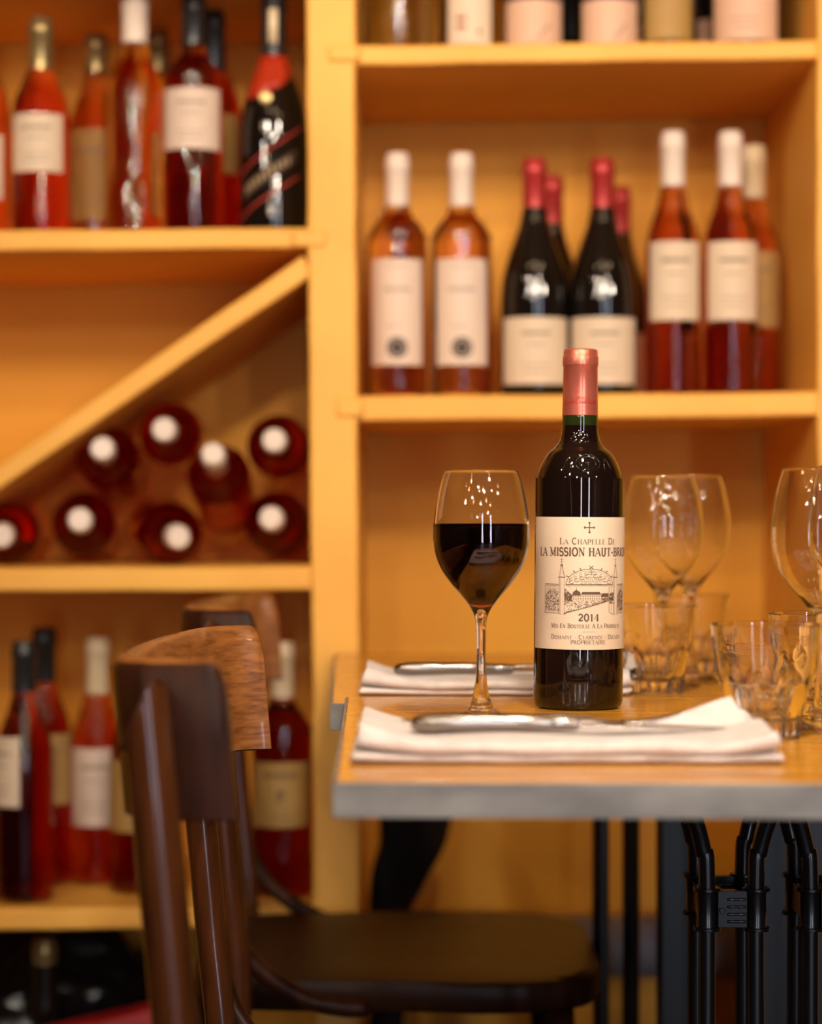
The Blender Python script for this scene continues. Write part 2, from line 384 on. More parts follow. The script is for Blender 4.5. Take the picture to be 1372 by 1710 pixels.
bottle('right front black bottle with red capsule, directly above the big table bottle', 1005, Y1, ZM+eps, .297, .0425, 'burgundy', 'black_glass', 'red_foil', .062, (.012, .095, 1.15), 'cream_label', 'lines', group=g2)
bottle('red capped black bottle standing behind the left front burgundy bottle', 921, Y2+.01, ZM+eps, .297, .0425, 'burgundy', 'black_glass', 'red_foil', .062, (.012, .095, 1.15), 'cream_label', 'lines', group=g2)
bottle('red capped black bottle standing behind the right front burgundy bottle, lowest red capsule', 1034, Y2+.11, ZM+eps, .297, .0425, 'burgundy', 'black_glass', 'red_foil', .062, (.012, .095, 1.15), 'cream_label', 'lines', group=g2)
g3 = 'tall pink rosé bottles on the right middle shelf'
bottle('tall rosé bottle with long white capsule, left of three at the shelf end', 1123, Y1, ZM+eps, .330, .0345, 'flute', 'rose_deep', 'white_foil', .068, (.092, .190, 1.05), 'cream_label', 'lines', group=g3)
bottle('tall rosé bottle with long white capsule, middle of three at the shelf end', 1219, Y1, ZM+eps, .330, .0345, 'flute', 'rose_deep', 'white_foil', .068, (.092, .190, 1.05), 'cream_label', 'lines', group=g3)
bottle('tall rosé bottle with yellower capsule, rightmost and behind on the middle shelf', 1258, Y1+.105, ZM+eps, .330, .0345, 'flute', 'rose_deep', 'cream_foil', .068, (.092, .190, 1.05), 'yellow_label', 'lines', group=g3)
# --- right top shelf
bottle('clear bottle of pale white wine, leftmost on the top right shelf', 662, Y1, ZTR+eps, .30, .0405, 'bordeaux', 'white_wine', 'cream_foil', .06)
bottle('white wine bottle with red printed cream label on top right shelf', 783, Y1+.02, ZTR+eps, .30, .037, 'bordeaux', 'white_wine', 'cream_foil', .06, (.012, .12, .80), 'cream_label', 'dots')
g4 = 'dark bottles with red and pink labels on the top right shelf'
bottle('left of two dark bottles with red banded pink labels, top right shelf', 890, Y1, ZTR+eps, .30, .0365, 'bordeaux', 'black_glass', 'dark_foil', .06, (.008, .115, 1.2), 'pink_label', 'red', group=g4)
bottle('right of two dark bottles with red banded pink labels, top right shelf', 1016, Y1, ZTR+eps, .30, .0365, 'bordeaux', 'black_glass', 'dark_foil', .06, (.008, .115, 1.2), 'pink_label', 'red', group=g4)
bottle('plain black bottle standing back between the two red banded bottles', 953, Y2+.02, ZTR+eps, .30, .037, 'bordeaux', 'black_glass', 'dark_foil', .06)
bottle('unlabelled golden bottle right of the red banded bottles on the top right shelf', 1112, Y1+.03, ZTR+eps, .30, .037, 'bordeaux', 'rose_bright', 'cream_foil', .06, (.02, .15, .9), 'gold_label')
bottle('dark bottle with broad pale label at the right end of the top right shelf', 1244, Y1, ZTR+eps, .30, .0425, 'burgundy', 'black_glass', 'dark_foil', .06, (.012, .105, 1.15), 'pink_label', 'lines', rot=-.12)
bottle('dark bottle with narrow grey label half hidden behind the broad labelled bottle', 1193, Y2, ZTR+eps, .30, .036, 'bordeaux', 'black_glass', 'dark_foil', .06, (.012, .07, .8), 'pink_label')
# --- left top shelf
bottle('rosé bottle cut by the left edge of the photo on the top left shelf', -32, Y1, ZTL+eps, .285, .0365, 'flute', 'rose_deep', 'gold_foil', .06, (.045, .125, 1.0), 'cream_label', 'lines')
bottle('rosé bottle with dull gold capsule and small cream label on the top left shelf', 68, Y1, ZTL+eps, .275, .0365, 'flute', 'rose_red', 'gold_foil', .066, (.078, .150, .98), 'cream_label', 'lines')
bottle('rosé bottle with tall yellow label, behind, left of the bright orange bottle', 160, Y2, ZTL+eps, .285, .036, 'flute', 'rose_deep', 'gold_foil', .05, (.035, .155, 1.0), 'gold_label', 'lines')
bottle('bright orange unlabelled bottle with white capsule on the top left shelf', 225, Y1-.01, ZTL+eps, .303, .0385, 'provence', 'rose_bright', 'white_foil', .062, cap_r=.0165)
bottle('bottle with grey capsule mostly hidden behind the bright orange bottle', 264, Y2+.05, ZTL+eps, .30, .036, 'bordeaux', 'rose_red', 'gold_foil', .055)
bottle('deep red rosé bottle with large cream label left of the black sparkling bottle', 323, Y1, ZTL+eps, .303, .0375, 'bordeaux', 'rose_red', 'dark_foil', .062, (.106, .182, 1.12), 'white_label', 'lines')
bottle('dark capped rosé bottle behind the large cream labelled one, top left shelf', 356, Y2-.05, ZTL+eps, .303, .037, 'flute', 'rose_red', 'dark_foil', .08, (.09, .165, 1.1), 'gold_label', 'lines')
ch = bottle('black sparkling wine bottle with orange-red collar and slanted label beside the upright', 457, Y1-.005, ZTL+eps, .304, .0435, 'burgundy', 'black_glass', 'dark_foil', .085, cat='sparkling wine bottle', name='sparkling_wine_bottle', cap_r=.0160)
b = bmesh.new()
q = bprof('burgundy', .304, .0435)
def rad_at(z):
    for (r0, z0), (r1, z1) in zip(q, q[1:]):
        if z0 <= z <= z1 and z1 > z0: return r0+(r1-r0)*(z-z0)/(z1-z0)
    return .0148
V = []
for i in range(33):
    a = 2*PI*i/32; row = []
    for k in range(5):
        f_ = math.cos(a)          # pointed collar dipping at the front left
        zz = .197+.022*math.cos(a+.9)*-1*(1-k/4)*1.0+k*.0085-.006
        rr = rad_at(zz)+.0006
        row.append(b.verts.new((rr*math.sin(a), -rr*math.cos(a), zz)))
    V.append(row)
for A, B in zip(V, V[1:]):
    for k in range(4): b.faces.new((A[k], B[k], B[k+1], A[k+1]))
obj('collar', b, M['orange_foil'], ch, solid=.0004)
b = bmesh.new(); patch(b, .0441, -.95, .75, .064, .082, .0002, 24, slant=.62); lab = obj('label', b, M['ink'], ch)
b = bmesh.new()
for k in range(9):
    a0 = -.80+k*.155; s = .62*.0441*(a0+.05+.1)
    patch(b, .0445, a0, a0+.075, .068+s, .078+s, .0001, 3)
obj('print', b, M['gold_print'], lab)
b = bmesh.new(); patch(b, .0441, -1.2, .95, .100, .1035, .0002, 24, slant=.66); patch(b, .0441, -1.2, .85, .042, .0455, .0002, 24, slant=.62)
obj('stripe', b, M['red_ink'], ch)
b = bmesh.new(); r = bmesh.ops.create_uvsphere(b, u_segments=24, v_segments=12, radius=.0085)
for v in r['verts']: v.co = Vector((v.co.x-.008, v.co.y*.18-.0385, v.co.z+.168))
obj('medallion', b, M['gold_foil'], ch)
b = bmesh.new()
patch(b, .0165, -.35, .35, .24, .295, .0002, 8); obj('neck_label', b, M['cream_foil'], ch)
# --- lower left shelf
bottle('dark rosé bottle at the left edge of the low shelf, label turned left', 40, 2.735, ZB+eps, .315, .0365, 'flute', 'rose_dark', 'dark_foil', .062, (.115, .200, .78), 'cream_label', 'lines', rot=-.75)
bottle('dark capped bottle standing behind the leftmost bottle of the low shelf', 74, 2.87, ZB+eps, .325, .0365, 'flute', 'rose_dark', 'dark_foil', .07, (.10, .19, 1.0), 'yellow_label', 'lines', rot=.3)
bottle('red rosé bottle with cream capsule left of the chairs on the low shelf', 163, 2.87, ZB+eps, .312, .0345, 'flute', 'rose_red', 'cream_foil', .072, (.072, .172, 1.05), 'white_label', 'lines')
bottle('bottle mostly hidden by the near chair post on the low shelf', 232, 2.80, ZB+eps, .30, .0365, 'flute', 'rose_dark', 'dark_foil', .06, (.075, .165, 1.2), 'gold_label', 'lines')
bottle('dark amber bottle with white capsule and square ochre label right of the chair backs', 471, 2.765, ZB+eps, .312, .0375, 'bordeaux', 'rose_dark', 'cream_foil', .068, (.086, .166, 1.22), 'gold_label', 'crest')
# --- bottles lying under the diagonal divider
lying = [((170, 748), (193, 785), 'top left of the pile, under the slanting board'),
         ((273, 717), (300, 735), 'topmost of the pile'),
         ((355, 757), (377, 838), 'tilted steeply with its neck pointing up'),
         ((457, 735), (474, 757), 'upper of the two against the upright'),
         ((2, 895), (24, 883), 'bottom row, cut by the left edge of the photo'),
         ((133, 868), (148, 883), 'bottom row, below the top left bottle'),
         ((298, 897), (268, 883), 'bottom row, neck pointing down to the right'),
         ((452, 865), (474, 883), 'bottom row, in the corner by the upright')]
first = None
for i, (cp_, bd, tx) in enumerate(lying):
    A = Pw(cp_[0], cp_[1], 2.715); B = Pw(bd[0], bd[1], 2.93)
    d = (A-B).normalized()
    if first is None:
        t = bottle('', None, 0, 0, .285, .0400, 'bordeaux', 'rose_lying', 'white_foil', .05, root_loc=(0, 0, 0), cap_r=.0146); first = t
    else:
        t = first.copy(); C.objects.link(t)
        for chd in list(first.children):
            c = chd.copy(); C.objects.link(c); c.parent = t
    t.rotation_mode = 'XYZ'; t.rotation_euler = d.to_track_quat('Z', 'Y').to_euler(); t.location = A-d*.285
    tag(t, 'rosé bottle lying neck outward, '+tx, 'wine bottle', 'rosé bottles lying under the diagonal divider')

# ------------------------------------------------------------------ items on the floor beneath the low shelf
def lump(bm, c, s, n=3, amp=.25, seed=0):
    r = bmesh.ops.create_icosphere(bm, subdivisions=n, radius=1)
    for v in r['verts']:
        p = v.co.copy(); k = 1+amp*noise.noise(p*2.2+Vector((seed, seed, 0)))+amp*.35*noise.noise(p*6+Vector((seed, 0, 1)))
        z = max(p.z, -.8)
        v.co = Vector((c[0]+p.x*s[0]*k, c[1]+p.y*s[1]*k, c[2]+z*s[2]*k))
b = bmesh.new(); lump(b, (-.46, 2.965, .185), (.185, .085, .165), 5, .26, 3)
tag(obj('plastic_bag', b, M['bag']), 'crumpled shiny black plastic bag on the floor below the low shelf', 'bag')
t = thing('red_box', 'red cardboard box on the floor below the low shelf', 'box', (-.375, 2.715, 0))
b = bmesh.new(); prism(b, [(-.10, 0), (.10, 0), (.10, .318), (-.10, .272)], -.03, .03); obj('carton', b, M['red_card'], t, bevel=.003)
for px, py, Yb, lb in ((75, 1570, 2.80, 'silver foil topped dark bottle below the low shelf, leaning right of the other'), (-25, 1610, 2.80, 'dark bottle below the low shelf at the left edge of the photo')):
    A = Pw(px, py, Yb)
    t = bottle(lb, None, 0, 0, A.z-.0, .036, 'burgundy', 'black_glass', 'gold_foil' if px > 50 else 'dark_foil', .03, root_loc=(A.x, Yb, .001))
# dark bag hanging from the far table side
b = bmesh.new(); pts = spline([Pw(700, 1330, 2.9), Pw(690, 1400, 2.9), Pw(668, 1460, 2.9), Pw(650, 1520, 2.9), Pw(646, 1600, 2.9), Pw(646, 1800, 2.9), Pw(646, 2010, 2.9)], 6)
rr = [.064, .058, .048, .036, .030, .028, .028]
R = [rr[min(int(i/6), 6)]*(1-(i%6)/6)+rr[min(int(i/6)+1, 6)]*((i%6)/6) for i in range(len(pts))]
tube(b, pts, R, 24, .45)
for v in b.verts: v.co += noise.noise_vector(v.co*14)*.006
tag(obj('cloth_bundle', b, M['fabric_dark']), 'black folded cloth bundle hanging behind the yellow upright under the tables', 'cloth bundle')

# ------------------------------------------------------------------ tables
def table_top(root, poly, z1, th):
    """poly in world xy, near-left first, counter-clockwise"""
    cx, cy = root.location.x, root.location.y
    P = [Vector((x-cx, y-cy)) for x, y in poly]
    c = sum(P, Vector((0, 0)))/4
    ins = [p+(c-p).normalized()*.0035 for p in P]
    b = bmesh.new(); n = 4
    hprism(b, [tuple(p) for p in ins], z1-th+.002, z1)
    obj('tabletop', b, M['table_wood'], root, smooth=False, bevel=.0008)
    b = bmesh.new()
    for i in range(4):
        j = (i+1) % 4
        q = [P[i], P[j], ins[j], ins[i]]
        hprism(b, [tuple(p) for p in q], z1-th, z1-.0006)
    obj('edge_band', b, M['steel'], root, smooth=False, bevel=.0006)
def table_base(root, Yc, lx, z_under, half=.020, hy=.036, clamp=True, fy=.11):
    """pedestal of four slim iron tubes joined by ribbed clamps, splayed at top and floor"""
    cx, cy = root.location.x, root.location.y
    zt = z_under
    for sx in (-1, 1):
        for sy in (-1, 1):
            x, y = lx-cx+sx*half, Yc-cy+sy*hy
            pts = [(x+sx*.06, y+sy*fy, .012), (x+sx*.035, y+sy*fy*.55, .03), (x+sx*.010, y+sy*.02, .10), (x, y, .20), (x, y, .45), (x, y, zt-.112), (x+sx*.003, y, zt-.09), (x+sx*.011, y+sy*.004, zt-.062), (x+sx*.026, y+sy*.010, zt-.030), (x+sx*.05, y+sy*.02, zt-.007)]
            b = bmesh.new(); tube(b, spline(pts, 8), .0068, 16); obj('leg', b, M['iron'], root)
    b = bmesh.new(); hprism(b, [(lx-cx-.09, Yc-cy-.07), (lx-cx+.09, Yc-cy-.07), (lx-cx+.09, Yc-cy+.07), (lx-cx-.09, Yc-cy+.07)], zt-.006, zt-.0005)
    obj('mounting_plate', b, M['iron'], root, smooth=False)
    if clamp:
        for zc in (CZ-.3235, .22):
            b = bmesh.new(); x0, x1 = lx-cx-half, lx-cx+half
            for sy in (-1, 1):
                y = Yc-cy+sy*hy
                box(b, x0+.008, x1-.008, y-.006, y+.004, zc-.014, zc+.016)
                for k in range(4): tube(b, [(x0+.0155, y-.006, zc-.009+k*.006), (x1-.009, y-.006, zc-.009+k*.006)], .0013, 8)
                tube(b, [(x0+.0115, y-.0075, zc), (x0+.0115, y-.005, zc)], .0026, 16)
                for x in (x0, x1):
                    tube(b, [(x, y, zc-.017), (x, y, zc-.013), (x, y, zc+.013), (x, y, zc+.017)], [.0095, .0082, .0082, .0095], 20)
                    for zz in (-.017, .015):
                        tube(b, [(x, y, zc+zz), (x, y, zc+zz+.003)], .0112, 20)
            for x in (x0, x1): box(b, x-.004, x+.004, Yc-cy-hy, Yc-cy+hy, zc-.011, zc+.013)
            obj('leg_clamp', b, M['iron'], root, bevel=.0006, auto=.7)
t1 = thing('bistro_table', 'honey wood bistro table with grey metal edge holding the big red wine bottle', 'table', (.27, 1.65, 0))
table_top(t1, [(-.0475, 1.341), (.66, 1.325), (.66, 1.95), (-.058, 1.960)], TZ, .0222)
table_base(t1, 1.84, X(1180, 1.804)+.020, TZ-.0222)
table_base(t1, 1.84, X(1352, 1.804)+.020, TZ-.0222)
t2 = thing('bistro_table', 'second wooden bistro table, slightly lower, pushed against the yellow shelving', 'table', (.27, 2.25, 0))
table_top(t2, [(-.072, 1.966), (.64, 1.958), (.63, 2.655), (-.093, 2.655)], TZ2, .025)
table_base(t2, 2.47, X(1032, 2.44), TZ2-.025, half=.017, hy=.03, clamp=False, fy=.045)
# solid column of the far pedestal
b = bmesh.new(); box(b, X(1098, 2.33)-t2.location.x, X(1160, 2.33)-t2.location.x, .06, .10, .0, TZ2-.026)
obj('column', b, M['iron'], t2, smooth=False, bevel=.003)
b = bmesh.new(); xk = X(1300, 2.33)-t2.location.x; box(b, xk-.035, xk+.07, .06, .10, .0, TZ2-.026)
obj('column', b, M['iron'], t2, smooth=False, bevel=.003)

# ------------------------------------------------------------------ chairs
def make_chair(label):
    """Origin on the floor under the middle of the seat; faces +X. Built around world y 1.645."""
    ox, oy = 0.0, 1.645
    t = thing('bistro_chair', label, 'chair', (ox, oy, 0), 0, 'dark bentwood bistro chairs')
    L = lambda x, y, z: (x-ox, y-oy, z)
    zt, zb = CZ-.095, CZ-.200
    plan = spline([(-.121, 1.432, 0), (-.150, 1.433, 0), (-.176, 1.440, 0), (-.189, 1.462, 0), (-.195, 1.53, 0), (-.191, 1.65, 0), (-.182, 1.76, 0), (-.171, 1.822, 0), (-.154, 1.852, 0), (-.128, 1.862, 0)], 8)
    cen = []
    n = len(plan); th = .0085
    prof = []   # around the section: (side, height fraction) side -1 inner, +1 outer
    secs = [(-1, .02), (-1, .5), (-1, .88), (-.55, .975), (0, 1.0), (.55, .975), (1, .93), (1, .5), (1, .02), (0, 0)]
    b = bmesh.new(); rings = []
    for i, p in enumerate(plan):
        tn = (plan[min(i+1, n-1)]-plan[max(i-1, 0)]).normalized()
        out = Vector((-tn.y, tn.x, 0))
        if out.dot(p-Vector((-.05, 1.65, 0))) < 0: out = -out
        e = min(i, n-1-i); cr = 1 if e >= 3 else (.86, .955, .99)[e]     # rounded upper corners
        ring = []
        for s, hgt in secs:
            z = zb+(zt-zb)*hgt*(cr if hgt > .5 else 1)
            q_ = p+out*th*s
            lean = (z-zt)*-.085
            ring.append(b.verts.new(L(q_.x+lean, q_.y, z)))
        rings.append(ring)
    m = len(secs)
    for A, B in zip(rings, rings[1:]):
        for k in range(m):
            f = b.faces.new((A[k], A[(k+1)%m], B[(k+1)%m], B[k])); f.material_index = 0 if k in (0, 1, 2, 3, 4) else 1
    for ring, rv in ((rings[0], 0), (rings[-1], 1)):
        f = b.faces.new(ring[::-1] if rv else ring); f.material_index = 1
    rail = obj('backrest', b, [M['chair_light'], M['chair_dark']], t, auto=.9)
    # posts
    for sgn, yy in ((-1, 1.404), (1, 1.884)):
        dz = lambda z: -.168-.0*z
        xa = lambda z: (-.1665 if sgn < 0 else -.1895)+(CZ-.141-z)*.092
        b = bmesh.new()
        yy2 = yy+.012*-sgn
        pts = [(xa(z), yy+(CZ-.12-z)*.05*(-sgn)*(.3 if z > .5 else .5), z) for z in (CZ-.100, CZ-.108, CZ-.118, CZ-.135, CZ-.165, CZ-.26, CZ-.36, CZ-.47)]
        pts += [(xa(CZ-.47)-.010, pts[-1][1]-.0*sgn, .36), (xa(CZ-.47)-.04, pts[-1][1]-.005*sgn, .18), (xa(CZ-.47)-.075, pts[-1][1]-.010*sgn, 0)]
        ps = spline(pts, 6); npt = len(ps)
        rad = []
        for i, p in enumerate(ps):
            d = (CZ-.104)-p.z
            rad.append((.0158 if sgn < 0 else .0138)-.002*min(1, max(0, d)/.8))
        tube(b, [L(*p) for p in ps], rad, 24)
        for v in b.verts:      # slanting cut at the top, lower on the outer side
            xc = xa(v.co.z)-ox; zc = CZ-.106-max(0, (xc+.007)-v.co.x)*2.0-max(0, (v.co.x-xc-.009))*1.2
            if v.co.z > zc: v.co.z = zc
        obj('back_post', b, M['chair_post'], t, auto=.7)
    # bent braces from post down to the seat
    for sgn, yy in ((-1, 1.428), (1, 1.862)):
        b = bmesh.new()
        xo = -.142 if sgn < 0 else -.170
        if sgn > 0: pts = spline([(-.172, 1.905, CZ-.335), (-.169, 1.905, CZ-.365), (-.164, 1.903, CZ-.395), (-.150, 1.890, CZ-.428), (-.120, 1.872, CZ-.458), (-.073, 1.864, CZ-.484), (-.035, 1.862, CZ-.492), (-.014, 1.862, CZ-.493)], 8)
        else: pts = spline([(xo-.004, yy, CZ-.318), (xo, yy, CZ-.345), (xo+.002, yy, CZ-.385), (-.136, yy, CZ-.428), (-.112, yy, CZ-.458), (-.071, yy, CZ-.484), (-.035, yy+sgn*.002, CZ-.492), (-.014, yy+sgn*.002, CZ-.493)], 8)
        rtube(b, [L(*p) for p in pts], .0092, 18)
        br = obj('brace', b, M['chair_dark'], t)
        b = bmesh.new()
        for zz in (CZ-.350, CZ-.374):
            r = bmesh.ops.create_uvsphere(b, u_segments=12, v_segments=8, radius=.004)
            for v in r['verts']: v.co += Vector(L(xo+.003, yy-.0105 if sgn < 0 else 1.916, zz))
        obj('bolt', b, M['cutlery'], br)
    # seat: rounded trapezoid plywood
    sz = CZ-.470
    ctr = []
    for i in range(64):
        a = 2*PI*i/64; ca, sa = math.cos(a), math.sin(a)
        e = .42
        x = .02+math.copysign(abs(ca)**e, ca)*.215; y = math.copysign(abs(sa)**e, sa)*(.205 if ca > 0 else .192)
        ctr.append((x+.0, y))
    b = bmesh.new(); rr = []
    for s, z in ((0, sz-.0), (.55, sz-.003), (.93, sz-.0005), (.985, sz-.002), (1, sz-.007), (1, sz-.028), (.98, sz-.033), (0, sz-.033)):
        if s == 0: rr.append([b.verts.new((0, 0, z-.004 if z > sz-.01 else z))])
        else: rr.append([b.verts.new((x*s, y*s, z)) for x, y in ctr])
    for A, B in zip(rr, rr[1:]):
        for i in range(64):
            j = (i+1) % 64
            if len(A) == 1: b.faces.new((A[0], B[i], B[j]))
            elif len(B) == 1: b.faces.new((A[i], B[0], A[j]))
            else: b.faces.new((A[i], B[i], B[j], A[j]))
    obj('seat', b, M['seat_wood'], t, auto=.8)
    for sy in (-1, 1):
        b = bmesh.new(); tube(b, [(.185, sy*.155, sz-.034), (.195, sy*.165, .2), (.205, sy*.175, 0)], [.0165, .0145, .012], 20)
        obj('front_leg', b, M['chair_dark'], t)
    b = bmesh.new()
    ring = spline([(.148*math.cos(a), .150*math.sin(a), .24) for a in [2*PI*k/16 for k in range(17)]], 3); tube(b, ring, .008, 10)
    obj('stretcher', b, M['chair_dark'], t)
    return t
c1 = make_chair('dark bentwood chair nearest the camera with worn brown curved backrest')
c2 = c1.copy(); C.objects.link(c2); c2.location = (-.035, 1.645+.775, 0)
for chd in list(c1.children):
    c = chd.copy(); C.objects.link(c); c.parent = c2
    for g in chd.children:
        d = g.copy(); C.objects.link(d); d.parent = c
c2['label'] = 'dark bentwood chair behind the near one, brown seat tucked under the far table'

# ------------------------------------------------------------------ glassware
def wine_glass(label, x, y, z, s=1.0, fill=None, group=None, ww=1.0):
    t = thing('wine_glass', label, 'wine glass', (x, y, z), 0, group)
    o = [(0, .0002), (.020, .0003), (.0325, .0006, 1), (.0337, .0017), (.0325, .0029), (.0172, .0058), (.0107, .0094), (.0072, .0168), (.0046, .0300), (.0037, .045), (.0036, .060), (.0044, .0781), (.0080, .0874), (.0149, .0968), (.0228, .106), (.0316, .1188), (.0365, .1330), (.0376, .1468), (.0364, .1618), (.0330, .1805), (.0285, .195)]
    outer = smooth_prof(o, 5)
    i_ = [(.0280, .195), (.0323, .1805), (.0356, .1618), (.0368, .1468), (.0357, .1330), (.0307, .1190), (.0218, .1067), (.0138, .0985), (.0070, .0925), (0, .0900)]
    inner = smooth_prof(i_, 5)
    pr = [(r*s*ww, zz*s) for r, zz in outer+[(.02825, .1954)]+inner]
    b = bmesh.new(); lathe(b, pr, 72); obj('glass', b, M['clear'], t)
    if fill:
        lv = [(r, zz) for r, zz in inner if zz < fill]
        r_at = next(r for r, zz in inner if zz <= fill)
        p = [(0, fill), (r_at-.0016, fill), (r_at-.0004, fill+.0006), (r_at+.00015, fill+.0012)]+[(r+.00015 if r > 0 else 0, zz-.00012) for r, zz in lv]
        b = bmesh.new(); lathe(b, p, 72); obj('wine', b, M['wine'], t)
    return t
wine_glass('wine glass half full of dark red wine standing left of the wine bottle', X(803, 1.73), 1.73, TZ+.0004, 1, .1524, 'wine glasses on the tables')
wine_glass('empty wine glass at the right edge of the photo, its left side showing', X(1371, 1.655), 1.655, TZ+.0004, 1.0, None, 'wine glasses on the tables', 1.0)
wine_glass('empty wine glass cut by the right edge, seen through the nearer empty glass', X(1425, 1.86), 1.86, TZ+.0004, 1.03, None, 'wine glasses on the tables')
wine_glass('blurred empty wine glass on the far table, nearer the wine bottle', X(1106, 2.13), 2.13, TZ2+.0004, 1.04, None, 'wine glasses on the tables')
wine_glass('blurred empty wine glass on the far table, right of the other far glass', X(1152, 2.21), 2.21, TZ2+.0004, 1.05, None, 'wine glasses on the tables')
def tumbler(label, x, y, z, first=[None]):
    if first[0] is not None:
        t = first[0].copy(); C.objects.link(t); t.location = (x, y, z); t['label'] = label; t.rotation_euler[2] = random.random()
        for chd in first[0].children:
            c = chd.copy(); C.objects.link(c); c.parent = t
        return t
    t = thing('tumbler', label, 'tumbler', (x, y, z), .25, 'faceted water tumblers on the tables')
    first[0] = t
    pts = [(0, .003), (.018, .0025), (.0235, .0, 1), (.0250, .0012), (.0262, .010), (.0300, .028), (.0335, .040, 1), (.0348, .044), (.0378, .066), (.0396, .0815)]
    outer = smooth_prof(pts, 6)
    inner = smooth_prof([(.0380, .0815), (.0362, .066), (.0325, .044), (.0290, .026), (.024, .0150), (.012, .0125), (0, .012)], 6)
    def rf(a, zz):
        k = 9; u = (a*k/(2*PI)) % 1
        f = math.cos(PI/k)/math.cos((u-.5)*2*PI/k)    # flat facets
        wgt = max(0, min(1, (.048-zz)/.012))
        return 1+(f-1)*1.5*wgt+.02*wgt*(1-math.sin(PI*u))
    b = bmesh.new(); seg = 108
    rings = []
    prof = [(r, zz, 1) for r, zz in outer]+[(.0388, .0822, 0)]+[(r, zz, 0) for r, zz in inner]
    for r, zz, fo in prof:
        if r < 1e-6: rings.append([b.verts.new((0, 0, zz))]); continue
        rings.append([b.verts.new((r*(rf(2*PI*i/seg, zz) if fo else 1)*math.cos(2*PI*i/seg), r*(rf(2*PI*i/seg, zz) if fo else 1)*math.sin(2*PI*i/seg), zz)) for i in range(seg)])
    for A, B in zip(rings, rings[1:]):
        for i in range(seg):
            j = (i+1) % seg
            if len(A) == 1: b.faces.new((A[0], B[i], B[j]))
            elif len(B) == 1: b.faces.new((A[i], B[0], A[j]))
            else: b.faces.new((A[i], B[i], B[j], A[j]))
    obj('glass', b, M['clear'], t, auto=.6)
    return t
tumbler('faceted water tumbler just behind the right end of the near napkin', X(1277, 1.60), 1.60, TZ+.0004)
tumbler('faceted tumbler at the right edge behind the closest tumbler', X(1366, 1.765), 1.765, TZ+.0004)
tumbler('blurred tumbler on the far table partly behind the wine bottle', X(1093, 2.06), 2.06, TZ2+.0004)
tumbler('blurred tumbler on the far table, right of the far wine glasses', X(1155, 2.32), 2.32, TZ2+.0004)

